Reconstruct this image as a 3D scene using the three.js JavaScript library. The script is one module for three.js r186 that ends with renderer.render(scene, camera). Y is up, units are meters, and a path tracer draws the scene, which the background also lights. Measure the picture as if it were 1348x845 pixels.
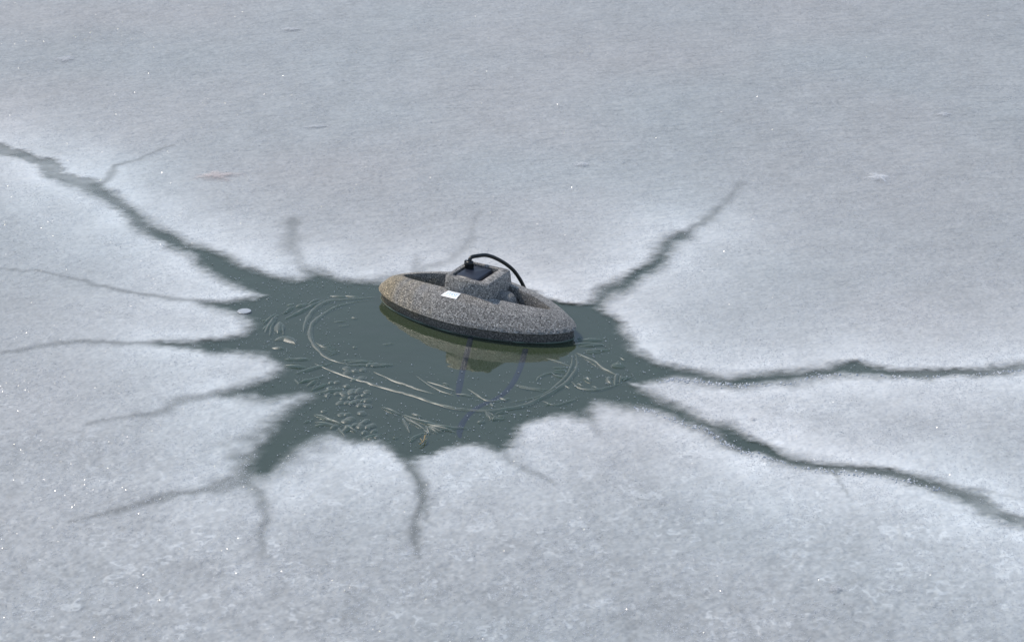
import * as THREE from 'three';
import { mergeGeometries, mergeVertices, toCreasedNormals } from 'three/addons/utils/BufferGeometryUtils.js';

// ---------------------------------------------------------------- camera, sky, sun, exposure
const W = 1348, H = 845;
const scene = new THREE.Scene();
const DIST = 4.67, ELEV = THREE.MathUtils.degToRad(24), TAN = 0.1390;
const camera = new THREE.PerspectiveCamera(2 * Math.atan(TAN) * 180 / Math.PI, W / H, 0.1, 2000);
camera.position.set(0, DIST * Math.sin(ELEV), DIST * Math.cos(ELEV));
camera.lookAt(0, 0, 0);
camera.updateMatrixWorld(true);
const SKYLIGHT = 0.98;
const SUN = new THREE.Vector3(-0.458, 0.788, -0.412).normalize();
{ // thin summer-blue sky whitened by haze, brighter round the sun
  const w = 512, h = 256, a = new Float32Array(w * h * 4), low = [0.52, 0.59, 0.66], high = [0.20, 0.33, 0.58], glow = [1.0, 0.95, 0.86];
  for (let j = 0, o = 0; j < h; j++) for (let i = 0; i < w; i++, o += 4) {
    const up = ((j + 0.5) / h - 0.5) * Math.PI, round = ((i + 0.5) / w - 0.5) * 2 * Math.PI, y = Math.sin(up), x = Math.cos(round) * Math.cos(up), z = Math.sin(round) * Math.cos(up);
    const k = Math.pow(Math.max(y, 0), 0.5), near = Math.acos(Math.min(1, x * SUN.x + y * SUN.y + z * SUN.z)), g = 0.55 * Math.exp(-near / 0.22);
    for (let c = 0; c < 3; c++) a[o + c] = SKYLIGHT * (low[c] + (high[c] - low[c]) * k + g * glow[c]);
    a[o + 3] = 1;
  }
  const t = new THREE.DataTexture(a, w, h, THREE.RGBAFormat, THREE.FloatType);
  t.mapping = THREE.EquirectangularReflectionMapping; t.magFilter = t.minFilter = THREE.LinearFilter; t.needsUpdate = true;
  scene.background = t; scene.environment = t;
}
const sun = new THREE.DirectionalLight(0xfff3e4, 2.8);
sun.position.copy(SUN).multiplyScalar(10);
sun.castShadow = true;
sun.shadow.mapSize.set(4096, 4096);
Object.assign(sun.shadow.camera, { left: -3, right: 3, top: 3, bottom: -3, near: 1, far: 30 });
scene.add(sun, sun.target);
const renderer = new THREE.WebGLRenderer({ antialias: true });
renderer.setSize(1024, 641);
renderer.shadowMap.enabled = true;
renderer.toneMapping = THREE.LinearToneMapping;
renderer.toneMappingExposure = 1.05;

// ---------------------------------------------------------------- helpers
const { smoothstep, clamp, lerp } = THREE.MathUtils;
let seed = 12345;
const rnd = () => { seed = (seed + 0x6d2b79f5) | 0; let t = Math.imul(seed ^ (seed >>> 15), 1 | seed); t = (t + Math.imul(t ^ (t >>> 7), 61 | t)) ^ t; return ((t ^ (t >>> 14)) >>> 0) / 4294967296; };
const gauss = () => Math.sqrt(-2 * Math.log(rnd() + 1e-9)) * Math.cos(6.28318 * rnd());
const hash = (x, y) => { let h = Math.imul(x, 374761393) + Math.imul(y, 668265263); h = Math.imul(h ^ (h >>> 13), 1274126177); return ((h ^ (h >>> 16)) >>> 0) / 4294967296; };
function noise(x, y) {                                   // value noise, 0..1
  const ix = Math.floor(x), iy = Math.floor(y); let fx = x - ix, fy = y - iy;
  fx = fx * fx * (3 - 2 * fx); fy = fy * fy * (3 - 2 * fy);
  const a = hash(ix, iy), b = hash(ix + 1, iy), c = hash(ix, iy + 1), d = hash(ix + 1, iy + 1);
  return a + (b - a) * fx + (c - a) * fy + (a - b - c + d) * fx * fy;
}
const fbm = (x, y, n) => { let s = 0, a = 0.5, t = 0; for (let i = 0; i < n; i++) { s += a * noise(x, y); t += a; a *= 0.5; x = x * 2.03 + 17.1; y = y * 2.03 + 31.7; } return s / t; };
const V2 = THREE.Vector2, V3 = THREE.Vector3;
// the point of the pond, at height h, that a pixel of the photograph shows: used to lay out the plan
const ex = new V3(), ey = new V3(), ez = new V3(); camera.matrixWorld.extractBasis(ex, ey, ez);
function at(px, py, h = 0) {
  const x = (px / W * 2 - 1) * TAN * W / H, y = (1 - py / H * 2) * TAN;
  const d = new V3().addScaledVector(ex, x).addScaledVector(ey, y).sub(ez);
  const t = (h - camera.position.y) / d.y;
  return new V3(camera.position.x + d.x * t, h, camera.position.z + d.z * t);
}
const plan = (list, s = 1, ox = 0, oy = 0) => list.map(([x, y]) => { const p = at(ox + x / s, oy + y / s); return [p.x, p.z]; });
const used = {};
function numbered(name) { const n = used[name] = (used[name] ?? -1) + 1; return n ? name + '_' + String(n).padStart(3, '0') : name; }
function put(name, geometry, material, parent = scene, data) {
  const m = new THREE.Mesh(geometry, material);
  m.name = parent === scene ? numbered(name) : name;
  m.castShadow = m.receiveShadow = true;
  if (data) m.userData = data;
  parent.add(m);
  return m;
}
function grid(nu, nv, f, uv = (u, v) => [u, v], closedU = false) {       // f(u, v) -> [x, y, z]
  const p = [], t = [], idx = [];
  for (let j = 0; j <= nv; j++) for (let i = 0; i <= nu; i++) { p.push(...f(i / nu, j / nv, i, j)); t.push(...uv(i / nu, j / nv, i, j)); }
  for (let j = 0; j < nv; j++) for (let i = 0; i < nu; i++) { const a = j * (nu + 1) + i, b = a + 1, c = a + nu + 1, d = c + 1; idx.push(a, c, b, b, c, d); }
  const g = new THREE.BufferGeometry();
  g.setAttribute('position', new THREE.Float32BufferAttribute(p, 3));
  g.setAttribute('uv', new THREE.Float32BufferAttribute(t, 2));
  g.setIndex(idx);
  g.computeVertexNormals();
  return g;
}
function texture(w, h, fill, srgb) {                    // fill(x, y) -> [r, g, b] in 0..1 (stored as bytes)
  const a = new Uint8Array(w * h * 4);
  for (let y = 0, o = 0; y < h; y++) for (let x = 0; x < w; x++, o += 4) { const c = fill(x, y); a[o] = clamp(c[0], 0, 1) * 255; a[o + 1] = clamp(c[1], 0, 1) * 255; a[o + 2] = clamp(c[2], 0, 1) * 255; a[o + 3] = 255; }
  return asTexture(a, w, h, srgb);
}
function asTexture(a, w, h, srgb) {
  const t = new THREE.DataTexture(a, w, h, THREE.RGBAFormat);
  t.magFilter = THREE.LinearFilter; t.minFilter = THREE.LinearMipmapLinearFilter; t.generateMipmaps = true; t.anisotropy = 8;
  if (srgb) t.colorSpace = THREE.SRGBColorSpace;
  t.needsUpdate = true;
  return t;
}
const enc = (c) => c <= 0.0031308 ? c * 12.92 : 1.055 * Math.pow(c, 1 / 2.4) - 0.055;

// ---------------------------------------------------------------- plan of the melted patch and its cracks (pixels of the photograph -> metres)
const darkOutline = plan([
  [-40, 186], [0, 193], [33, 204], [66, 214], [79, 232], [122, 239], [131, 247], [159, 266], [175, 282], [195, 299], [225, 309], [252, 325], [288, 334], [310, 347], [331, 358], [360, 366], [389, 372], [402, 368], [410, 359], [428, 362], [454, 370], [493, 372], [516, 369], [560, 366], [620, 372], [700, 388], [745, 402], [760, 403], [776, 401], [786, 394], [795, 381], [812, 372], [833, 361], [851, 353], [859, 346], [868, 334], [874, 322], [888, 312], [895, 309], [897, 313], [886, 322], [879, 334], [871, 347], [858, 357], [841, 369], [822, 379], [806, 388], [790, 399], [783, 409],
  [790, 414], [804, 418], [815, 430], [821, 442], [826, 453], [834, 463], [851, 473], [865, 481], [895, 487], [934, 496], [956, 499], [978, 496], [1022, 493], [1065, 490], [1104, 483], [1131, 479], [1152, 487], [1196, 490], [1283, 488], [1348, 483], [1400, 479], [1400, 483], [1348, 488], [1283, 494], [1196, 498], [1109, 493], [1074, 496], [1039, 506], [1004, 506], [969, 508], [947, 506], [912, 502], [891, 499], [865, 503], [832, 506],
  [860, 521], [891, 536], [926, 556], [956, 564], [987, 580], [1022, 597], [1065, 610], [1100, 614], [1144, 618], [1196, 625], [1240, 637], [1275, 647], [1301, 666], [1348, 687], [1400, 708], [1400, 713], [1348, 692], [1301, 674], [1283, 664], [1240, 645], [1196, 633], [1152, 626], [1109, 621], [1065, 617], [1022, 606], [978, 594], [952, 582], [926, 565], [891, 555], [865, 543], [838, 538], [804, 533], [780, 531], [773, 541], [770, 552], [764, 553], [752, 548], [726, 548], [695, 556], [678, 567], [671, 578], [664, 588], [657, 594], [643, 586], [612, 586], [586, 592], [560, 600], [548, 604], [538, 610], [528, 606], [520, 602], [516, 594], [511, 588], [496, 583], [470, 583], [434, 575], [405, 582], [388, 591], [372, 605], [360, 621], [350, 624], [340, 620], [335, 612], [342, 599], [358, 577], [357, 557], [371, 545], [388, 533], [403, 522], [375, 525], [350, 527], [322, 523], [300, 519], [318, 511], [342, 503], [360, 497], [371, 489], [365, 478], [350, 467], [315, 465], [282, 465], [250, 458], [217, 455], [217, 453], [250, 452], [282, 450], [322, 442], [332, 430], [328, 421], [315, 413], [290, 407], [270, 401], [290, 399], [331, 394], [345, 389], [325, 381], [298, 371], [282, 362], [265, 351], [252, 337], [222, 320], [199, 310], [179, 299], [167, 286], [152, 272], [130, 258], [109, 249], [85, 241], [66, 231], [57, 216], [28, 208], [0, 201], [-40, 196],
]);
// hair cracks: [half width in metres, how clear, points]
const hair = [
  [0.068, 0.95, [[356, 592], [342, 614], [322, 634], [296, 642]]],
  [0.032, 0.85, [[530, 590], [536, 612], [547, 634]]],
  [0.040, 0.6, [[662, 578], [664, 596], [676, 612]]],
  [0.013, 0.5, [[300, 403], [232, 394], [165, 385], [99, 369], [50, 357], [0, 355]]],
  [0.016, 0.6, [[240, 456], [201, 452], [141, 451], [80, 455], [0, 466]]],
  [0.02, 0.55, [[320, 518], [290, 518], [241, 527], [217, 544], [161, 553], [120, 560]]],
  [0.022, 0.6, [[310, 630], [285, 641], [215, 656], [160, 672], [90, 690]]],
  [0.014, 0.55, [[335, 640], [345, 655], [347, 685], [342, 702], [346, 735]]],
  [0.016, 0.75, [[538, 615], [552, 640], [554, 668], [545, 690], [547, 715], [554, 732]]],
  [0.010, 0.45, [[552, 665], [566, 690], [572, 695]]],
  [0.016, 0.5, [[661, 590], [672, 608], [696, 622], [730, 640]]],
  [0.012, 0.45, [[772, 545], [778, 560], [790, 575]]],
  [0.008, 0.5, [[1096, 620], [1106, 638], [1124, 660]]],
  [0.008, 0.35, [[1262, 640], [1300, 648], [1348, 656]]],
  [0.026, 0.42, [[383, 290], [384, 318], [392, 345], [405, 366]]],
  [0.022, 0.38, [[550, 366], [549, 350], [543, 338]]],
  [0.018, 0.3, [[552, 356], [590, 347], [612, 325], [624, 305], [630, 280]]],
  [0.015, 0.5, [[134, 244], [143, 236], [152, 220], [168, 214], [179, 211], [225, 191]]],
  [0.020, 0.72, [[890, 313], [908, 306], [921, 298], [935, 286]]],
  [0.018, 0.45, [[930, 290], [952, 268], [974, 241]]],
  [0.012, 0.3, [[868, 330], [880, 318], [872, 340]]],
  [0.022, 0.5, [[800, 384], [830, 368], [858, 352]]],
  [0.012, 0.5, [[1120, 486], [1131, 478], [1140, 484]]],
  [0.010, 0.7, [[950, 503], [1010, 501], [1060, 496], [1110, 489], [1196, 495], [1283, 491], [1400, 483]]],
  [0.010, 0.6, [[1040, 608], [1100, 618], [1196, 630], [1260, 646], [1300, 668], [1400, 711]]],
  [0.012, 0.5, [[-30, 190], [30, 207], [66, 220]]],
].map(([w, s, p]) => [w, s, plan(p)]);
const X0 = -1.65, X1 = 1.65, Z0 = -2.5, Z1 = 1.4;
// distance field of the dark outline (negative inside) and the veil of hair cracks, on a coarse lattice
const NF = 720, field = new Float32Array(NF * NF), veil = new Float32Array(NF * NF);
function segDist(x, z, a, b) { const vx = b[0] - a[0], vz = b[1] - a[1], t = clamp(((x - a[0]) * vx + (z - a[1]) * vz) / (vx * vx + vz * vz + 1e-12), 0, 1), dx = x - a[0] - t * vx, dz = z - a[1] - t * vz; return [dx * dx + dz * dz, t]; }
for (let j = 0; j < NF; j++) for (let i = 0; i < NF; i++) {
  const x0 = X0 + (X1 - X0) * i / (NF - 1), z0 = Z0 + (Z1 - Z0) * j / (NF - 1);
  const x = x0 + 0.014 * (noise(x0 * 22, z0 * 18) - 0.5) + 0.007 * (noise(x0 * 75 + 9, z0 * 60) - 0.5), z = z0 + 0.018 * (noise(x0 * 20 + 5, z0 * 20 + 40) - 0.5) + 0.009 * (noise(x0 * 70 + 9, z0 * 60 + 77) - 0.5);
  let best = 1e9, inside = false;
  for (let k = 0, n = darkOutline.length; k < n; k++) {
    const a = darkOutline[k], b = darkOutline[(k + 1) % n], vx = b[0] - a[0], vz = b[1] - a[1], l = vx * vx + vz * vz + 1e-12;
    const t = Math.min(1, Math.max(0, ((x - a[0]) * vx + (z - a[1]) * vz) / l)), dx = x - a[0] - t * vx, dz = z - a[1] - t * vz, d = dx * dx + dz * dz;
    if (d < best) best = d;
    if ((a[1] > z) !== (b[1] > z) && x < vx * (z - a[1]) / vz + a[0]) inside = !inside;
  }
  field[j * NF + i] = Math.sqrt(best) * (inside ? -1 : 1);
  let v = 0;
  for (const [w, s, p] of hair) for (let k = 0; k + 1 < p.length; k++) {
    const [d2, t] = segDist(x, z, p[k], p[k + 1]);
    if (d2 > w * w * 4) continue;
    const along = (k + t) / (p.length - 1), d = Math.sqrt(d2), ww = w * (1.15 - 0.55 * along) * (0.6 + 0.8 * noise(x * 40, z * 40)), m = s * (1 - 0.5 * along) * Math.exp(-(d * d) / (ww * ww) * 1.6);
    if (m > v) v = m;
  }
  veil[j * NF + i] = v;
}
function sample(a, x, z) {
  const u = clamp((x - X0) / (X1 - X0), 0, 1) * (NF - 1.001), v = clamp((z - Z0) / (Z1 - Z0), 0, 1) * (NF - 1.001), i = Math.floor(u), j = Math.floor(v), fx = u - i, fy = v - j, o = j * NF + i;
  return lerp(lerp(a[o], a[o + 1], fx), lerp(a[o + NF], a[o + NF + 1], fx), fy);
}
// how opaque the white ice is at a point
function cover(x, z) {
  const d = sample(field, x, z) - 0.007, soft = 0.013 + 0.034 * noise(x * 9 + 3, z * 7) ;
  const streak = 0.010 * (noise(x * 60, z * 110) - 0.5) + 0.006 * (noise(x * 190, z * 230) - 0.5);
  const c = smoothstep(d + streak, -soft, soft * 1.1) * (1 - sample(veil, x, z)), far = smoothstep(Math.hypot(x + 0.05, z * 0.8), 0.62, 1.25);
  return Math.max(c, 0.34 * far * (0.5 + noise(x * 30, z * 40)));
}

// ---------------------------------------------------------------- the white ice: colour, opacity and relief of one sheet
function iceTone(x, z, d) {                              // base colour: grey ice with paler, milky ice full of air round the patch
  const warp = 0.07 * (fbm(x * 5 + 7, z * 5, 3) - 0.5);
  const milk = Math.exp(-Math.max(0, d + warp) / 0.16) * (0.7 + 0.6 * fbm(x * 12, z * 8, 3));
  const wide = fbm(x * 1.7 + 40, z * 1.2, 3) - 0.5, mid = fbm(x * 16, z * 13, 3) - 0.5, fine = noise(x * 260, z * 230) - 0.5, grain = noise(x * 110 + 50, z * 100) - 0.5;
  const near = clamp(z * 0.9, 0, 1), n = fbm(x * 47 + z * 31 + 2 * noise(x * 90, z * 90), z * 49 - x * 33 + 2 * noise(x * 90 + 7, z * 90), 2), fleck = smoothstep(n, 0.62, 0.86) * smoothstep(noise(x * 5, z * 5 + 60) + 0.35 * z, 0.35, 0.85);
  const k = 0.408 * (1 + 0.14 * wide + (0.17 + 0.10 * near) * mid + 0.16 * fine + (0.17 + 0.12 * near) * grain) + 0.32 * milk + (0.06 + 0.08 * near) * fleck;
  const cold = clamp(0.5 + 1.4 * (fbm(x * 2.3 + 5, z * 2.3 + 80, 2) - 0.5), 0, 1);
  return [k * lerp(0.985, 0.935, cold), k, k * lerp(0.995, 1.01, cold)];
}
function iceRelief(x, z, d) {                            // 0..1, one unit = bumpScale metres
  const rip = fbm(x * 26 + 9, z * 62, 3), lump = fbm(x * 48, z * 48 + 30, 3), fine = noise(x * 170, z * 170), tiny = noise(x * 330 + 8, z * 330);
  const region = clamp(0.5 - z * 0.5, 0, 1);
  let h = 0.40 * lerp(lump, rip * 1.8, region) + 0.13 * fine + 0.05 * tiny;
  const bump = noise(x * 75 + 11, z * 70 + 3); h += 0.10 * smoothstep(bump, 0.70, 0.95) * (1 - region);
  if (d < 0.05) h += 0.30 * Math.exp(-(((d - 0.012) / 0.010) ** 2)) * (noise(x * 120, z * 160) - 0.35);
  return h + 0.15;
}
const NT = 2048, colour = new Uint8Array(NT * NT * 4), opaque = new Uint8Array(NT * NT * 4), relief = new Uint8Array(NT * NT * 4);
for (let j = 0, o = 0; j < NT; j++) for (let i = 0; i < NT; i++, o += 4) {
  const x = X0 + (X1 - X0) * (i + 0.5) / NT, z = Z0 + (Z1 - Z0) * (j + 0.5) / NT, d = sample(field, x, z);
  const c = iceTone(x, z, d), h = iceRelief(x, z, d) * 255, a = cover(x, z) * 255;
  for (let k = 0; k < 3; k++) { colour[o + k] = clamp(enc(c[k]), 0, 1) * 255; opaque[o + k] = a; relief[o + k] = h; }
  colour[o + 3] = opaque[o + 3] = relief[o + 3] = 255;
}
const iceMap = asTexture(colour, NT, NT, true), iceAlpha = asTexture(opaque, NT, NT), iceBump = asTexture(relief, NT, NT);
const iceMaterial = new THREE.MeshPhysicalMaterial({ map: iceMap, alphaMap: iceAlpha, transparent: true, bumpMap: iceBump, bumpScale: 0.0068, roughness: 0.5, ior: 1.31 });
const iceHeight = (x, z) => 0.0024 + 0.0013 * (fbm(x * 9, z * 9 + 12, 2) - 0.5) + 0.0007 * (noise(x * 30 + 3, z * 36) - 0.5);
{
  const nx = 360, nz = 420, g = grid(nx, nz, (u, v) => { const x = lerp(X0, X1, u), z = lerp(Z0, Z1, v); return [x, iceHeight(x, z), z]; });
  const idx = [], src = g.index.array, pos = g.attributes.position;                   // no ice where it is wholly melted
  for (let k = 0; k < src.length; k += 3) {
    let most = -1; for (let c = 0; c < 3; c++) most = Math.max(most, sample(field, pos.getX(src[k + c]), pos.getZ(src[k + c])));
    if (most > -0.035) idx.push(src[k], src[k + 1], src[k + 2]);
  }
  g.setIndex(idx);
  put('ice', g, iceMaterial, scene, { kind: 'structure' });
}
{ // the rest of the frozen pond, out to the horizon
  const n = 512, size = 1.6, c = new Uint8Array(n * n * 4), b = new Uint8Array(n * n * 4);
  for (let j = 0, o = 0; j < n; j++) for (let i = 0; i < n; i++, o += 4) {
    const x = 5 + size * i / n, z = 9 + size * j / n, t = iceTone(x, z, 2), h = iceRelief(x, z, 2) * 255;
    for (let k = 0; k < 3; k++) { c[o + k] = clamp(enc(t[k]), 0, 1) * 255; b[o + k] = h; } c[o + 3] = b[o + 3] = 255;
  }
  const m = new THREE.MeshPhysicalMaterial({ map: asTexture(c, n, n, true), bumpMap: asTexture(b, n, n), bumpScale: 0.0068, roughness: 0.5, ior: 1.31 });
  for (const t of [m.map, m.bumpMap]) { t.wrapS = t.wrapT = THREE.MirroredRepeatWrapping; }
  const R = 600, parts = [[-R, X0, -R, R], [X1, R, -R, R], [X0, X1, -R, Z0], [X0, X1, Z1, R]].map(([a, bb, cc, d]) => grid(1, 1, (u, v) => [lerp(a, bb, u), 0.006, lerp(cc, d, v)], (u, v) => [lerp(a, bb, u) / size, lerp(cc, d, v) / size]));
  put('ice_field', mergeGeometries(parts), m, scene, { kind: 'structure' });
}

// ---------------------------------------------------------------- murky water, and the thin clear ice over it
const MURK = -0.0022;
const murkMap = texture(512, 512, (x, y) => { const k = 1 + 0.25 * (fbm(x / 90, y / 90, 4) - 0.5); return [enc(0.045 * k), enc(0.057 * k), enc(0.026 * k)]; }, true);
put('water', grid(1, 1, (u, v) => [lerp(X0, X1, u), MURK, lerp(Z0, Z1, v)]), new THREE.MeshStandardMaterial({ map: murkMap, roughness: 1 }), scene, { kind: 'structure' });
const clearBump = texture(1024, 1024, (i, j) => { const x = i / 1024 * 3.3, z = j / 1024 * 3.9, h = 0.5 * fbm(x * 30, z * 30, 3) + 0.5 * noise(x * 8, z * 9); return [h, h, h]; });
const clearIce = new THREE.MeshPhysicalMaterial({ color: 0xf2faf6, transmission: 1, thickness: 0, ior: 1.78, roughness: 0.03, bumpMap: clearBump, bumpScale: 0.0012 });
const ridgeIce = new THREE.MeshPhysicalMaterial({ color: new THREE.Color().setRGB(0.63, 0.71, 0.68), transmission: 0.94, thickness: 0, ior: 1.72, roughness: 0.4, specularIntensity: 0.55 });
const thinIce = put('thin_ice', grid(60, 60, (u, v) => [lerp(X0, X1, u), 0, lerp(Z0, Z1, v)]), clearIce, scene, { kind: 'structure' });

// frozen ridges and needles that stand up from the clear ice: lens-shaped in section, tapered at both ends
function ridge(points, width, height, name = 'ice_needle', blunt = 0.0) {
  const curve = points.length > 2 ? new THREE.CatmullRomCurve3(points.map(([x, z]) => new V3(x, 0, z)), false, 'centripetal') : new THREE.LineCurve3(new V3(points[0][0], 0, points[0][1]), new V3(points[1][0], 0, points[1][1]));
  const len = curve.getLength(), n = Math.max(6, Math.min(90, Math.round(len / 0.006))), k = rnd() * 100, lean = (rnd() - 0.5) * 0.7;
  const g = grid(n, 6, (u, v) => {
    const p = curve.getPointAt(clamp(u, 0, 1)), t = curve.getTangentAt(clamp(u, 0, 1)), env = Math.pow(Math.max(0, Math.sin(Math.PI * clamp(u, 0.001, 0.999))), blunt ? 0.35 : 0.6);
    const wob = 0.75 + 0.5 * noise(u * len * 60 + k, 3), w = 0.85 * width * env * wob, s = (v - 0.5) * 2, q = (v - 0.5 + lean * 0.18 * (1 - s * s));
    const h = (blunt ? 0.75 : 1.2) * height * env * (0.6 + 0.8 * noise(u * len * 90 + k, 9)) * Math.pow(1 - s * s, 1.15);
    return [p.x - t.z * w * q + 0.002 * (noise(u * len * 40 + k, 50) - 0.5), 0.0004 + h, p.z + t.x * w * q];
  });
  return put(name, g, ridgeIce, thinIce);
}
const Z3 = (p) => plan(p, 3.521, 320, 360), Z4 = (p) => plan(p, 3.841, 560, 400);
// ring left where the float has turned, and the ridges beside it
for (const [p, w, h] of [
  [Z3([[590, 122], [500, 136], [420, 160], [350, 205], [315, 245], [308, 285], [330, 335], [380, 385], [440, 412], [500, 422]]), 0.011, 0.0014],
  [Z3([[615, 108], [540, 116], [470, 120], [395, 128], [330, 165], [290, 225], [275, 275]]), 0.014, 0.0016],
  [Z3([[330, 418], [380, 440], [430, 460], [500, 485], [600, 515], [700, 545], [800, 570], [880, 600], [985, 630], [1060, 640]]), 0.010, 0.0014],
  [Z3([[600, 455], [680, 490], [760, 520], [850, 550], [890, 560]]), 0.009, 0.0016],
  [Z4([[0, 490], [80, 512], [160, 530], [240, 538], [330, 542], [420, 531], [500, 515], [560, 490], [640, 450], [700, 410], [740, 370], [765, 330], [766, 280], [757, 252]]), 0.013, 0.0026],
  [Z4([[420, 500], [500, 486], [575, 468], [650, 425], [705, 372], [738, 310], [742, 255]]), 0.008, 0.0014],
  [Z4([[590, 490], [650, 512], [720, 497], [790, 470]]), 0.007, 0.0012],
  [Z4([[730, 390], [780, 425], [850, 437], [920, 425], [1000, 400]]), 0.008, 0.0016],
  [Z4([[760, 248], [850, 295], [920, 340], [968, 362]]), 0.011, 0.0032],
  [Z4([[250, 465], [330, 492], [425, 482]]), 0.007, 0.0012],
  [Z4([[560, 392], [580, 368], [640, 350], [700, 352]]), 0.007, 0.0014],
]) ridge(p, w, h, 'ice_ridge');
for (const [p, w, h] of [
  [[[100, 275], [150, 203], [165, 190]], 0.012, 0.0035], [[[120, 290], [135, 245], [150, 220]], 0.008, 0.003], [[[160, 280], [172, 225]], 0.02, 0.004], [[[182, 285], [186, 235]], 0.008, 0.003], [[[145, 312], [195, 303], [245, 332]], 0.024, 0.0035], [[[130, 345], [190, 349]], 0.012, 0.002],
  [[[190, 214], [290, 165], [390, 118]], 0.012, 0.003], [[[180, 190], [240, 150]], 0.012, 0.003], [[[240, 157], [300, 140]], 0.015, 0.003], [[[90, 238], [150, 185]], 0.009, 0.0025], [[[200, 150], [235, 143]], 0.008, 0.002], [[[300, 145], [345, 118]], 0.01, 0.002], [[[85, 222], [115, 215]], 0.006, 0.002], [[[400, 105], [480, 110]], 0.014, 0.002], [[[470, 103], [540, 112]], 0.012, 0.002], [[[90, 262], [120, 235]], 0.006, 0.002],
  [[[190, 400], [320, 398]], 0.010, 0.003], [[[185, 428], [240, 433], [300, 438]], 0.010, 0.003], [[[240, 465], [330, 440], [420, 414]], 0.010, 0.0025], [[[480, 427], [560, 424], [700, 422]], 0.009, 0.0022], [[[460, 405], [570, 404]], 0.007, 0.002], [[[480, 412], [610, 409]], 0.007, 0.002], [[[590, 432], [700, 425]], 0.008, 0.002],
  [[[250, 510], [380, 475]], 0.008, 0.0025], [[[290, 525], [360, 490]], 0.012, 0.003], [[[310, 548], [395, 510]], 0.009, 0.003], [[[330, 558], [480, 535]], 0.012, 0.003], [[[320, 545], [350, 500]], 0.008, 0.003], [[[265, 505], [300, 490]], 0.008, 0.002], [[[235, 490], [260, 515]], 0.006, 0.002],
  [[[325, 655], [400, 678], [460, 702]], 0.009, 0.003], [[[330, 690], [440, 710]], 0.009, 0.003], [[[275, 695], [330, 675]], 0.006, 0.002], [[[330, 708], [380, 700]], 0.010, 0.002], [[[345, 668], [440, 690]], 0.007, 0.0025], [[[400, 722], [440, 702]], 0.013, 0.003], [[[450, 740], [520, 702]], 0.014, 0.003], [[[470, 705], [525, 737]], 0.012, 0.003], [[[440, 715], [470, 757]], 0.009, 0.0025], [[[545, 768], [640, 745]], 0.010, 0.003], [[[355, 642], [392, 638]], 0.012, 0.002],
  [[[640, 620], [730, 655]], 0.009, 0.003], [[[735, 655], [840, 692], [985, 720]], 0.009, 0.003], [[[740, 670], [775, 742]], 0.009, 0.0025], [[[745, 665], [840, 725]], 0.010, 0.003], [[[845, 705], [862, 742]], 0.008, 0.0025], [[[850, 710], [930, 738]], 0.008, 0.003], [[[860, 700], [985, 738]], 0.010, 0.003], [[[765, 775], [840, 740]], 0.007, 0.0025], [[[770, 782], [800, 765]], 0.008, 0.002], [[[690, 765], [720, 760]], 0.008, 0.002], [[[780, 650], [830, 667]], 0.009, 0.002],
  [[[800, 475], [880, 530], [985, 570]], 0.006, 0.0012], [[[850, 500], [985, 545]], 0.006, 0.0012], [[[420, 225], [475, 222]], 0.006, 0.0012], [[[440, 245], [490, 240]], 0.006, 0.0012], [[[500, 205], [530, 210]], 0.006, 0.0012], [[[505, 345], [530, 342]], 0.008, 0.0018], [[[640, 330], [700, 325]], 0.006, 0.0012],
]) ridge(Z3(p), w * (0.9 + 0.25 * rnd()), h);
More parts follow.
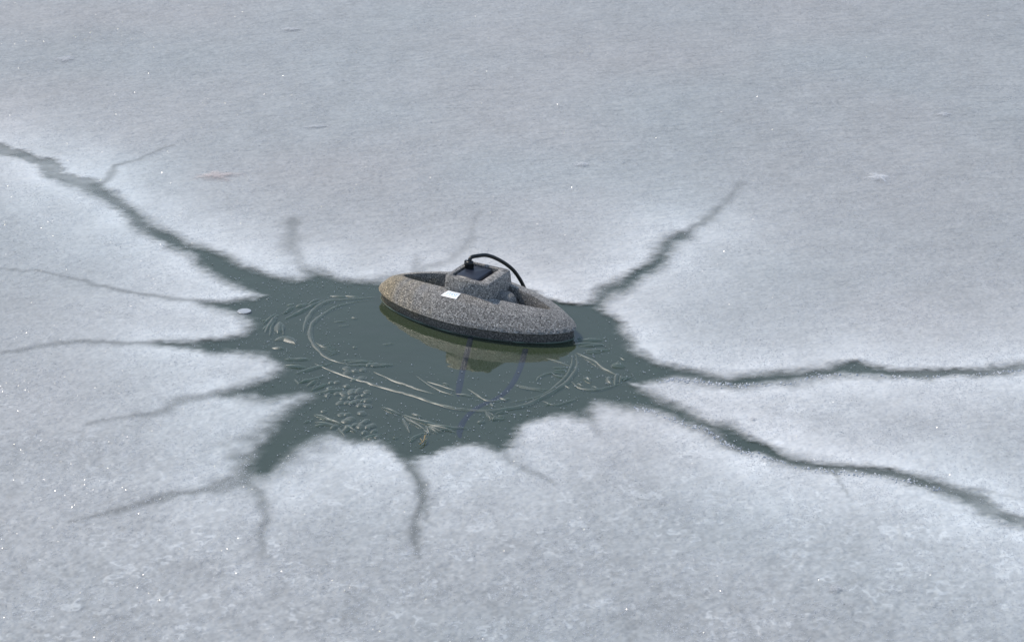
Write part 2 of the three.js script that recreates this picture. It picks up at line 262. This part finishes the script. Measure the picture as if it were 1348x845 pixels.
for (const [p, w, h] of [
  [[[755, 190], [820, 184], [905, 185]], 0.010, 0.003], [[[750, 206], [830, 203], [912, 210]], 0.010, 0.003], [[[770, 217], [910, 208]], 0.007, 0.002], [[[800, 236], [940, 235]], 0.010, 0.003], [[[805, 248], [900, 246]], 0.006, 0.002], [[[765, 178], [790, 172]], 0.006, 0.002],
  [[[925, 368], [926, 395], [942, 408]], 0.014, 0.003], [[[958, 412], [975, 352]], 0.012, 0.003], [[[985, 382], [1032, 377]], 0.008, 0.003], [[[984, 400], [990, 360]], 0.008, 0.003], [[[1000, 392], [1042, 368]], 0.006, 0.002],
  [[[945, 306], [1015, 320]], 0.006, 0.003], [[[935, 315], [1010, 326]], 0.006, 0.003], [[[960, 300], [1005, 306]], 0.006, 0.0025], [[[985, 270], [1010, 288]], 0.006, 0.002],
  [[[610, 275], [740, 320]], 0.006, 0.0016], [[[640, 325], [728, 322]], 0.006, 0.002], [[[620, 350], [722, 350]], 0.006, 0.0016], [[[645, 362], [715, 376]], 0.006, 0.0018], [[[650, 340], [725, 336]], 0.006, 0.002],
  [[[450, 410], [520, 425], [630, 436]], 0.008, 0.0018], [[[470, 422], [610, 446]], 0.006, 0.0014], [[[770, 402], [800, 422]], 0.008, 0.002], [[[800, 375], [842, 402]], 0.009, 0.003], [[[815, 372], [835, 385]], 0.008, 0.002], [[[838, 418], [875, 436]], 0.008, 0.0025], [[[690, 405], [730, 430]], 0.006, 0.0014],
  [[[300, 540], [330, 590]], 0.009, 0.003], [[[312, 545], [352, 578]], 0.009, 0.003], [[[338, 592], [358, 568]], 0.009, 0.003], [[[335, 586], [412, 583]], 0.008, 0.0025], [[[350, 556], [412, 545]], 0.009, 0.002], [[[258, 602], [302, 595]], 0.012, 0.003], [[[365, 570], [408, 572]], 0.006, 0.002],
  [[[0, 608], [120, 626], [222, 630]], 0.009, 0.003], [[[10, 625], [62, 657]], 0.008, 0.003], [[[-10, 640], [30, 662]], 0.008, 0.0025], [[[5, 616], [100, 642]], 0.007, 0.0025], [[[60, 640], [150, 636]], 0.006, 0.002],
  [[[210, 430], [290, 482]], 0.006, 0.0014], [[[370, 474], [412, 492]], 0.009, 0.0022], [[[150, 455], [250, 470]], 0.008, 0.0018], [[[390, 488], [428, 478]], 0.008, 0.002], [[[600, 515], [640, 505]], 0.006, 0.002], [[[330, 500], [345, 520]], 0.006, 0.0014], [[[85, 400], [120, 412]], 0.006, 0.0016],
]) ridge(Z4(p), w * (0.9 + 0.25 * rnd()), h);
for (let k = 0; k < 9; k++) {                                            // curved feather strokes inside the ring
  const a = 300 + k * 11, r = 62 + k * 9;
  ridge(Z3([[330 + k * 8, 318 + k * 8], [370 + k * 9, 330 + k * 3 + r * 0.1], [405 + k * 6, 318 + k * 6]]), 0.005, 0.0012);
}
const blob = (cx, cy, lx, ly, w, h) => ridge(Z3([[cx - lx, cy + ly], [cx, cy - 1], [cx + lx, cy - ly]]), w, h, 'ice_blister', 1);
for (const [x0, y0, nx, ny, dx, dy, skew] of [[405, 510, 5, 3, 36, 26, -5], [468, 560, 4, 3, 34, 22, -9], [505, 600, 3, 2, 32, 20, 6], [455, 660, 3, 3, 30, 24, 18], [540, 690, 3, 4, 28, 26, 8], [555, 650, 2, 1, 36, 20, 0], [480, 440, 5, 2, 32, 22, 6]])
  for (let j = 0; j < ny; j++) for (let i = 0; i < nx; i++) if (rnd() > 0.18) blob(x0 + i * dx + j * skew + (rnd() - 0.5) * 14, y0 + j * dy - i * 5 + (rnd() - 0.5) * 9, 9 + rnd() * 8, 5 + rnd() * 5, 0.012 + rnd() * 0.010, 0.0022 + rnd() * 0.0012);

// ---------------------------------------------------------------- the float
const C = at(629.6, 417.0);
const float = new THREE.Group(); float.name = numbered('pond_float'); scene.add(float);
float.position.set(C.x, 0, C.z); float.rotation.y = -THREE.MathUtils.degToRad(30);
float.userData = { label: 'grey speckled foam ice-preventer float with black cable, frozen into the dark melted patch', category: 'pond float' };
// beaded foam: every bead its own grey
const NB = 512, SB = 0.11, cells = 60, bead = [];
for (let j = 0; j < cells; j++) for (let i = 0; i < cells; i++) { const t = rnd(); bead.push([i + 0.15 + 0.7 * rnd(), j + 0.15 + 0.7 * rnd(), t < 0.12 ? 0.06 + 0.06 * rnd() : t > 0.83 ? 0.58 + 0.25 * rnd() : 0.24 + 0.20 * rnd(), rnd()]); }
const bc = new Uint8Array(NB * NB * 4), bb = new Uint8Array(NB * NB * 4);
for (let y = 0, o = 0; y < NB; y++) for (let x = 0; x < NB; x++, o += 4) {
  const u = x / NB * cells, v = y / NB * cells, iu = Math.floor(u), iv = Math.floor(v); let d1 = 9, d2 = 9, hit;
  for (let b = -1; b <= 1; b++) for (let a = -1; a <= 1; a++) {
    const q = bead[((iv + b + cells) % cells) * cells + (iu + a + cells) % cells], dx = q[0] + (iu + a < 0 ? -cells : iu + a >= cells ? cells : 0) - u, dy = q[1] + (iv + b < 0 ? -cells : iv + b >= cells ? cells : 0) - v, d = Math.hypot(dx, dy);
    if (d < d1) { d2 = d1; d1 = d; hit = q; } else if (d < d2) d2 = d;
  }
  const gap = smoothstep(d2 - d1, 0.0, 0.22), k = hit[2] * lerp(0.45, 1, gap), h = clamp(1 - d1 * d1 * 1.5, 0, 1) * gap;
  bc[o] = enc(k * 1.14) * 255; bc[o + 1] = enc(k * 1.08) * 255; bc[o + 2] = enc(k * 0.99) * 255; bb[o] = bb[o + 1] = bb[o + 2] = h * 255; bc[o + 3] = bb[o + 3] = 255;
}
const beadMap = asTexture(bc, NB, NB, true), beadBump = asTexture(bb, NB, NB);
for (const t of [beadMap, beadBump]) { t.wrapS = t.wrapT = THREE.RepeatWrapping; }
const foam = new THREE.MeshStandardMaterial({ map: beadMap, bumpMap: beadBump, bumpScale: 0.0012, roughness: 0.36, vertexColors: true });
const A = 0.229, B = 0.097, AO = 0.172, BO = 0.042, PW = 1.8, SHIFT = -0.006;
const se = (a, b, p, phi) => { const c = Math.cos(phi), s = Math.sin(phi); return [a * Math.sign(c) * Math.abs(c) ** (2 / p), b * Math.sign(s) * Math.abs(s) ** (2 / p)]; };
const profileKnots = [[0.75, -0.03], [0.5, -0.028], [0.25, -0.018], [0.11, -0.003], [0.095, 0.002], [0.085, 0.0175], [0.08, 0.0188], [0.06, 0.0196], [0.003, 0.0200], [0.0, 0.0220], [0.02, 0.0262], [0.08, 0.0330], [0.16, 0.0405], [0.24, 0.0475], [0.32, 0.0540], [0.38, 0.0582], [0.45, 0.0614], [0.56, 0.0643], [0.7, 0.0672], [0.86, 0.0695], [0.95, 0.0700], [0.985, 0.0694], [1.0, 0.0665], [1.015, 0.05], [1.02, -0.03]];
const profileCurve = new THREE.CatmullRomCurve3(profileKnots.map(([t, h]) => new V3(t * 0.057, h, 0)), false, 'centripetal');
const ringPoint = (phi, t) => { const o = se(A, B, PW, phi), i = se(AO, BO, 1.45, phi); return [lerp(o[0], i[0], t) + SHIFT, lerp(o[1], i[1], t)]; };
const settle = (h, x) => h > 0.021 ? 0.021 + (h - 0.021) * (1 - 0.50 * Math.abs((x - SHIFT) / A) ** 1.6) : h;
function paint(g, f) { const p = g.attributes.position, c = new Float32Array(p.count * 3); for (let i = 0; i < p.count; i++) c.set(f(p.getX(i), p.getY(i), p.getZ(i)), i * 3); g.setAttribute('color', new THREE.BufferAttribute(c, 3)); return g; }
const stain = (x, y, z) => {                               // brown algae stain on the left end, dark wet foot
  const n = fbm(x * 30 + 8, z * 30 + y * 40, 3), s = smoothstep(-x + 0.10 * (n - 0.5) * 2, 0.06, 0.19) * smoothstep(z + 0.06 * (n - 0.5), -0.05, 0.03) * 0.9, wet = y < 0.0192 ? 0.45 : 1, k = 0.92 + 0.16 * n;
  return [wet * k * lerp(1, 1.28, s), wet * k * lerp(1, 1.08, s), wet * k * lerp(1, 0.72, s)];
};
{
  const nu = 220, nv = 90, arc = [0]; for (let i = 1; i <= nu; i++) { const a = se(A, B, PW, (i - 1) / nu * 2 * Math.PI), b = se(A, B, PW, i / nu * 2 * Math.PI); arc.push(arc[i - 1] + Math.hypot(a[0] - b[0], a[1] - b[1]) * 0.9); }
  const len = profileCurve.getLength();
  const g = grid(nu, nv, (u, v) => { const q = profileCurve.getPointAt(v), [x, z] = ringPoint(u * 2 * Math.PI, q.x / 0.057); return [x, settle(q.y, x), z]; }, (u, v, i) => [arc[i] / SB, v * len / SB]);
  const w = toCreasedNormals(g, 0.9);
  put('foam_ring', paint(w, stain), foam, float);
}
function roundRect(hx0, hx1, hz0, hz1, r, n = 8) {          // outline, counter-clockwise seen from above
  const out = []; for (const [cx, cz, a0] of [[hx1 - r, hz1 - r, 0], [hx0 + r, hz1 - r, 1], [hx0 + r, hz0 + r, 2], [hx1 - r, hz0 + r, 3]]) for (let k = 0; k <= n; k++) { const a = (a0 + k / n) * Math.PI / 2; out.push([cx + r * Math.cos(a), cz + r * Math.sin(a)]); }
  out.push(out[0]); return out;
}
function stack(levels) {                                     // levels: [x0, x1, z0, z1, r, y]; lofts rounded rectangles and closes the last one
  const rings = levels.map((l) => roundRect(...l.slice(0, 5))), n = rings[0].length - 1; let run = 0; const vs = levels.map((l, i) => { if (i) run += Math.hypot(levels[i][5] - levels[i - 1][5], Math.max(Math.abs(l[0] - levels[i - 1][0]), Math.abs(l[3] - levels[i - 1][3]))); return run; });
  const per = [0]; for (let i = 1; i <= n; i++) per.push(per[i - 1] + Math.hypot(rings[0][i][0] - rings[0][i - 1][0], rings[0][i][1] - rings[0][i - 1][1]));
  const g = grid(n, levels.length - 1, (u, v, i, j) => [rings[j][i][0], levels[j][5], rings[j][i][1]], (u, v, i, j) => [per[i] / SB, vs[j] / SB]);
  const last = levels[levels.length - 1], cap = new THREE.BufferGeometry(), p = [], uv = [], idx = [], rr = rings[rings.length - 1];
  p.push((last[0] + last[1]) / 2, last[5], (last[2] + last[3]) / 2); uv.push(0, 0);
  for (let i = 0; i <= n; i++) { p.push(rr[i][0], last[5], rr[i][1]); uv.push(rr[i][0] / SB, rr[i][1] / SB); } for (let i = 0; i < n; i++) idx.push(0, i + 2, i + 1);
  cap.setAttribute('position', new THREE.Float32BufferAttribute(p, 3)); cap.setAttribute('uv', new THREE.Float32BufferAttribute(uv, 2)); cap.setIndex(idx); cap.computeVertexNormals();
  return toCreasedNormals(mergeGeometries([g, cap]), 0.75);
}
const box = stack([
  [-0.054, 0.054, -0.049, 0.049, 0.007, -0.03], [-0.054, 0.054, -0.049, 0.049, 0.007, 0.055], [-0.0515, 0.0515, -0.0465, 0.0465, 0.007, 0.093], [-0.0505, 0.0505, -0.0455, 0.0455, 0.0065, 0.0965], [-0.048, 0.048, -0.043, 0.043, 0.006, 0.0985],
  [-0.043, 0.030, -0.038, 0.0385, 0.004, 0.0985], [-0.041, 0.0285, -0.0365, 0.037, 0.004, 0.097], [-0.040, 0.0275, -0.0355, 0.036, 0.004, 0.060],
]);
put('foam_housing', paint(box, (x, y, z) => { const k = 0.92 + 0.16 * fbm(x * 40, z * 40 + y * 30, 2); return [k, k, k]; }), foam, float);
for (const [x, z, sx] of [[0.060, 0.000, 1]]) {        // rounded gussets between housing and openings
  const g = grid(28, 14, (u, v) => { const a = u * Math.PI * 2, b = v * Math.PI / 2, c = Math.cos(b) ** 0.7, s = Math.sin(b) ** 0.8; return [x + 0.030 * c * Math.cos(a) * (0.8 + 0.2 * sx * Math.cos(a)), 0.02 + 0.049 * s, z + 0.034 * c * (0.85 + 0.15 * Math.cos(2 * a)) * Math.sin(a)]; }, (u, v) => [u * 0.2 / SB, v * 0.06 / SB]);
  g.index.array.reverse(); g.computeVertexNormals();
  put('gusset', paint(g, () => [1, 1, 1]), foam, float);
}
const slate = new THREE.MeshStandardMaterial({ color: 0x272d3a, roughness: 0.34 }), black = new THREE.MeshStandardMaterial({ color: 0x16181a, roughness: 0.38 }), rubber = new THREE.MeshPhysicalMaterial({ color: 0x1b2022, roughness: 0.34 });
put('cover', stack([[-0.037, 0.016, -0.033, 0.0335, 0.003, 0.058], [-0.037, 0.016, -0.033, 0.0335, 0.003, 0.090], [-0.0365, 0.0155, -0.0325, 0.032, 0.003, 0.0925], [-0.035, 0.014, -0.031, 0.024, 0.003, 0.0955], [-0.033, 0.012, -0.029, 0.020, 0.003, 0.0962]]), slate, float);
{ // cable gland with its ribbed nut and ear
  const G = new V3(-0.030, 0.0935, -0.016), parts = [];
  const lathe = (pts, n = 24) => { const g = new THREE.LatheGeometry(pts.map(([r, y]) => new V2(r, y)), n); g.translate(G.x, G.y, G.z); return g; };
  parts.push(lathe([[0, 0], [0.0088, 0], [0.0090, 0.0015], [0.0082, 0.003], [0.0082, 0.011], [0.0088, 0.0125], [0.0085, 0.0155], [0.0055, 0.0175], [0.0042, 0.0175]]));
  for (let k = 0; k < 12; k++) { const b = new THREE.BoxGeometry(0.0016, 0.0075, 0.0016); b.rotateY(-k / 12 * Math.PI * 2); b.translate(G.x + 0.0083 * Math.cos(k / 12 * Math.PI * 2), G.y + 0.007, G.z + 0.0083 * Math.sin(k / 12 * Math.PI * 2)); parts.push(b); }
  const ear = new THREE.BoxGeometry(0.005, 0.010, 0.006); ear.translate(G.x - 0.0082, G.y + 0.0115, G.z - 0.001); parts.push(ear);
  put('cable_gland', mergeGeometries(parts.map((g) => g.index ? g.toNonIndexed() : g)), black, float);
}
function tube(points, r, n = 120, m = 14) { return new THREE.TubeGeometry(new THREE.CatmullRomCurve3(points, false, 'centripetal'), n, r, m, false); }
const toLocal = (dx, h, dz) => { const a = Math.PI / 6, c = Math.cos(a), s = Math.sin(a); return new V3(dx * c + dz * s, h, -dx * s + dz * c); };
put('power_cable', tube([new V3(-0.030, 0.1075, -0.016), new V3(-0.0295, 0.112, -0.0163), toLocal(-0.014, 0.1165, -0.034), toLocal(0.0, 0.1175, -0.040), toLocal(0.016, 0.1145, -0.050), toLocal(0.040, 0.098, -0.068), toLocal(0.068, 0.069, -0.088), toLocal(0.085, 0.040, -0.100), toLocal(0.096, 0.010, -0.110), toLocal(0.102, -0.028, -0.116)], 0.0040), rubber, float);
{ // white sticker on the front of the ring
  const cv = document.createElement('canvas'); cv.width = 512; cv.height = 256; const c = cv.getContext('2d');
  c.fillStyle = '#f2f5f7'; c.fillRect(0, 0, 512, 256); c.fillStyle = '#4fa5d2'; c.font = 'italic 150px serif'; c.textAlign = 'center'; c.textBaseline = 'middle'; c.fillText('OASE', 256, 112);
  c.fillStyle = '#79bbdc'; c.fillRect(60, 200, 392, 14);
  const t = new THREE.CanvasTexture(cv); t.colorSpace = THREE.SRGBColorSpace; t.anisotropy = 8;
  const findPhi = (x) => { let best = 0, e = 9; for (let k = 0; k <= 400; k++) { const phi = k / 400 * Math.PI, d = Math.abs(ringPoint(phi, 0.8)[0] - x); if (d < e) { e = d; best = phi; } } return best; };
  const p0 = findPhi(-0.039), p1 = findPhi(-0.008), hAt = (tt) => { for (let k = 0; k < profileKnots.length - 1; k++) { const [a, ha] = profileKnots[k], [b, hb] = profileKnots[k + 1]; if (k > 9 && tt >= a && tt <= b) return lerp(ha, hb, (tt - a) / (b - a)); } return 0.06; };
  const g = grid(16, 10, (u, v) => { const tt = lerp(0.80, 0.49, v), [x, z] = ringPoint(lerp(p0, p1, u), tt); return [x, settle(hAt(tt), x) + 0.0011, z + 0.0004]; }, (u, v) => [u, 1 - v]);
  put('sticker', g, new THREE.MeshStandardMaterial({ map: t, roughness: 0.45 }), float);
}
{ // lengths of hose that hang from the float, seen through the clear ice
  const hose = new THREE.MeshStandardMaterial({ color: 0x292d37, roughness: 1 });
  const path = (list) => list.map(([x, y, h]) => { const p = at(x, y, h); return toLocal(p.x - C.x, h, p.z - C.z); });
  put('submerged_hose', tube(path([[622, 442, -0.0127], [617, 462, -0.0127], [610, 490, -0.0127], [604, 520, -0.0127], [603, 540, -0.0160]]), 0.012, 60, 40), hose, float);
  put('submerged_hose', tube(path([[692, 466, -0.0127], [683, 495, -0.0127], [672, 515, -0.0127], [656, 530, -0.0127], [632, 541, -0.0127], [614, 556, -0.0127], [605, 575, -0.0127], [608, 594, -0.0160]]), 0.012, 80, 40), hose, float);
}
{ // thin rim of clear-white ice frozen to the hull at the waterline
  const pts = []; for (let k = 0; k < 160; k++) { const [x, z] = ringPoint(k / 160 * 2 * Math.PI, 0.075); pts.push(new V3(x, 0.0002, z)); }
  const g = new THREE.TubeGeometry(new THREE.CatmullRomCurve3(pts, true), 320, 0.0016, 6, true);
  const p = g.attributes.position; for (let i = 0; i < p.count; i++) { const x = p.getX(i), z = p.getZ(i), k = 0.3 + 1.1 * smoothstep(noise(x * 45 + 20, z * 45), 0.3, 0.75); p.setY(i, 0.0006 + (p.getY(i) - 0.0006) * k); }
  g.computeVertexNormals();
  g.rotateY(float.rotation.y); g.translate(C.x, 0, C.z);
  put('ice_rim', g, new THREE.MeshPhysicalMaterial({ color: 0x7c8a7c, roughness: 0.25, transmission: 0.4, ior: 1.31 }), thinIce);
}

// ---------------------------------------------------------------- small things frozen into the ice
const moundAlpha = texture(256, 128, (x, y) => { const v = y / 128, n = fbm(x / 9, y / 14, 3), a = smoothstep(1 - v + 0.55 * (n - 0.5), 0.10, 1.0) * (0.55 + 0.3 * n); return [a, a, a]; });
const moundBump = texture(256, 256, (x, y) => { const h = fbm(x / 18, y / 9, 3); return [h, h, h]; });
function mound(name, label, category, px, py, lx, lz, h, tint, opts = {}) {
  const c = at(px, py, 0.005), k = rnd() * 50;
  const g = grid(48, 14, (u, v) => {
    const a = u * Math.PI * 2, wob = 0.62 + 0.6 * noise(Math.cos(a) * 1.7 + k, Math.sin(a) * 1.7 + k) + 0.06 * noise(Math.cos(a) * 5 + k, Math.sin(a) * 5), r = v * wob;
    const x = Math.cos(a) * r * lx, z = Math.sin(a) * r * lz;
    return [x, h * (Math.cos(Math.min(1, v) * Math.PI) * 0.5 + 0.5) * 0.24 * (0.55 + 0.9 * noise((x / lx) * 3.5 + k, (z / lz) * 3.5)) - 0.003 * v * v, z];
  });
  const m = put(name, g, new THREE.MeshPhysicalMaterial({ color: new THREE.Color().setRGB(...tint), roughness: opts.rough ?? 0.6, ior: 1.31, bumpMap: moundBump, bumpScale: 0.0015, alphaMap: moundAlpha, transparent: true }), scene, { label, category });
  m.position.set(c.x, 0.005, c.z); m.rotation.y = opts.turn ?? 0;
  return m;
}
mound('ice_lump', 'pinkish white flat lump in the ice, upper left beyond the widest crack', 'ice lump', 285, 230, 0.072, 0.050, 0.009, [0.66, 0.59, 0.57], { turn: 0.1 });
mound('ice_lump', 'brightest white lump with a dark hollow beside it, right of the far crack', 'ice lump', 1158, 233, 0.046, 0.060, 0.014, [0.74, 0.76, 0.78], { turn: 0.5 });
mound('ice_lump', 'small white lump straight beyond the float in the rippled ice', 'ice lump', 768, 216, 0.026, 0.030, 0.011, [0.64, 0.66, 0.68]);
mound('ice_lump', 'long thin white ridge of ice at the upper left of the float', 'ice lump', 418, 166, 0.050, 0.022, 0.009, [0.60, 0.62, 0.64]);
mound('ice_lump', 'white streak of raised ice near the right edge, uppermost on that side', 'ice lump', 1243, 150, 0.036, 0.030, 0.009, [0.62, 0.64, 0.66]);
mound('ice_lump', 'pale raised patch of ice in the top left corner', 'ice lump', 86, 77, 0.055, 0.045, 0.008, [0.58, 0.60, 0.62]);
mound('ice_lump', 'low pale ridge of ice near the top edge, left of centre', 'ice lump', 384, 38, 0.055, 0.030, 0.009, [0.58, 0.60, 0.62]);
mound('ice_lump', 'pale knob of ice on the near lobe under the lower right crack', 'ice lump', 1102, 775, 0.020, 0.024, 0.008, [0.62, 0.64, 0.66]);
mound('ice_lump', 'small bright lump on the ice tongue between the two right cracks', 'ice lump', 992, 551, 0.010, 0.013, 0.006, [0.74, 0.76, 0.78]);
{ // air bubble
  const c = at(321, 407.5, 0.004), g = grid(40, 10, (u, v) => { const a = u * 2 * Math.PI; return [Math.cos(a) * v * 0.0142, 0.0014 * Math.sqrt(Math.max(0, 1 - v * v)) + 0.0005 * Math.exp(-(((v - 0.93) / 0.05) ** 2)), Math.sin(a) * v * 0.0125]; });
  const m = put('air_bubble', g, new THREE.MeshPhysicalMaterial({ color: new THREE.Color().setRGB(0.46, 0.49, 0.51), roughness: 0.25, ior: 1.31, clearcoat: 0.5 }), scene, { label: 'oval white air bubble frozen in the clear ice left of the float', category: 'air bubble' });
  m.position.set(c.x, 0.0008, c.z); m.rotation.y = 0.2;
}
{ // straw sprig
  const parts = []; for (const [p, r] of [[[[552, 585], [557, 581], [559, 573]], 0.0008], [[[557, 581], [562, 577]], 0.0006], [[[556, 582], [553, 577]], 0.0006], [[[559, 577], [561, 572]], 0.0005]]) {
    const pts = p.map(([x, y], i) => { const q = at(x, y, 0.004 + i * 0.002); return q; }); if (pts.length === 2) pts.splice(1, 0, pts[0].clone().lerp(pts[1], 0.5).add(new V3(0, 0.001, 0))); parts.push(tube(pts, r, 12, 6));
  }
  put('straw_sprig', mergeGeometries(parts), new THREE.MeshStandardMaterial({ color: 0xa8936c, roughness: 0.8 }), scene, { label: 'tiny tan straw sprig frozen into the thin ice in front of the float', category: 'straw' });
}
// ---------------------------------------------------------------- crystals, crumbs and grains that nobody could count
function scatter(name, geometry, material, n, place) {
  const mesh = new THREE.InstancedMesh(geometry, material, n), m = new THREE.Matrix4(), q = new THREE.Quaternion(), e = new THREE.Euler(); let k = 0;
  for (let tries = 0; k < n && tries < n * 30; tries++) { const r = place(); if (!r) continue; m.compose(r.p, q.setFromEuler(e.set(...r.e)), r.s); mesh.setMatrixAt(k++, m); }
  mesh.count = k; mesh.name = numbered(name); mesh.userData = { kind: 'stuff' }; mesh.castShadow = mesh.receiveShadow = true; scene.add(mesh);
}
const inView = () => { const px = (rnd() * 1.06 - 0.03) * W, py = (rnd() * 1.06 - 0.03) * H; return at(px, py); };
const onPond = () => { const z = lerp(-2.4, 1.35, rnd()), half = 0.30 * (4.3 - z) * 0.9, x = (rnd() * 2 - 1) * Math.min(half, 1.6); return new V3(x, 0, z); };
const plate = new THREE.CylinderGeometry(0.0010, 0.0011, 0.0001, 6);
scatter('ice_crystals', plate, new THREE.MeshPhysicalMaterial({ color: new THREE.Color().setRGB(0.60, 0.62, 0.64), roughness: 0.22, ior: 1.6 }), 190000, () => {
  const p = onPond(); if (sample(field, p.x, p.z) < 0.01 || noise(p.x * 16, p.z * 16) + 0.5 * noise(p.x * 60, p.z * 60) < 0.45 + 0.6 * rnd()) return null; p.y = iceHeight(p.x, p.z) + 0.0004;
  const s = 0.55 + 0.6 * rnd() * rnd(); return { p, e: [gauss() * 0.20, rnd() * 6.28, gauss() * 0.20], s: new V3(s, 1, s) };
});
const crumb = new THREE.IcosahedronGeometry(1, 0);
scatter('frost_grains', crumb, new THREE.MeshPhysicalMaterial({ color: new THREE.Color().setRGB(0.5, 0.53, 0.55), roughness: 0.4, ior: 1.31 }), 1500, () => {
  const p = onPond(), d = sample(field, p.x, p.z); if (d > 0.0 || (d < -0.16 && rnd() > 0.25)) return null; const l = new V3(p.x - C.x, 0, p.z - C.z); if (l.length() < 0.26) return null;
  p.y = 0.001; const r = 0.0006 + 0.0010 * rnd() ** 3; return { p, e: [rnd() * 6, rnd() * 6, 0], s: new V3(r, r * 0.7, r) };
});
const lips = [[[865, 503], [891, 499], [913, 502], [947, 506], [969, 508], [1004, 506], [1039, 506], [1074, 496], [1109, 493], [1196, 498], [1283, 494], [1348, 488]], [[838, 539], [865, 543], [891, 556], [926, 565], [952, 583], [978, 595], [1022, 607], [1065, 618], [1109, 622], [1152, 627], [1196, 634], [1240, 646]]].map((l) => plan(l));
scatter('ice_crumbs', crumb, new THREE.MeshPhysicalMaterial({ color: new THREE.Color().setRGB(0.60, 0.62, 0.64), roughness: 0.5, ior: 1.31 }), 700, () => {
  const l = lips[Math.floor(rnd() * lips.length)], k = Math.floor(rnd() * (l.length - 1)), t = rnd(), p = new V3(lerp(l[k][0], l[k + 1][0], t) + gauss() * 0.004, 0.002, lerp(l[k][1], l[k + 1][1], t) + gauss() * 0.005 + 0.004);
  const r = 0.0010 + 0.0018 * rnd() ** 2; return { p, e: [rnd() * 6, rnd() * 6, rnd() * 6], s: new V3(r * (1 + rnd()), r * 0.6, r) };
});

renderer.render(scene, camera);
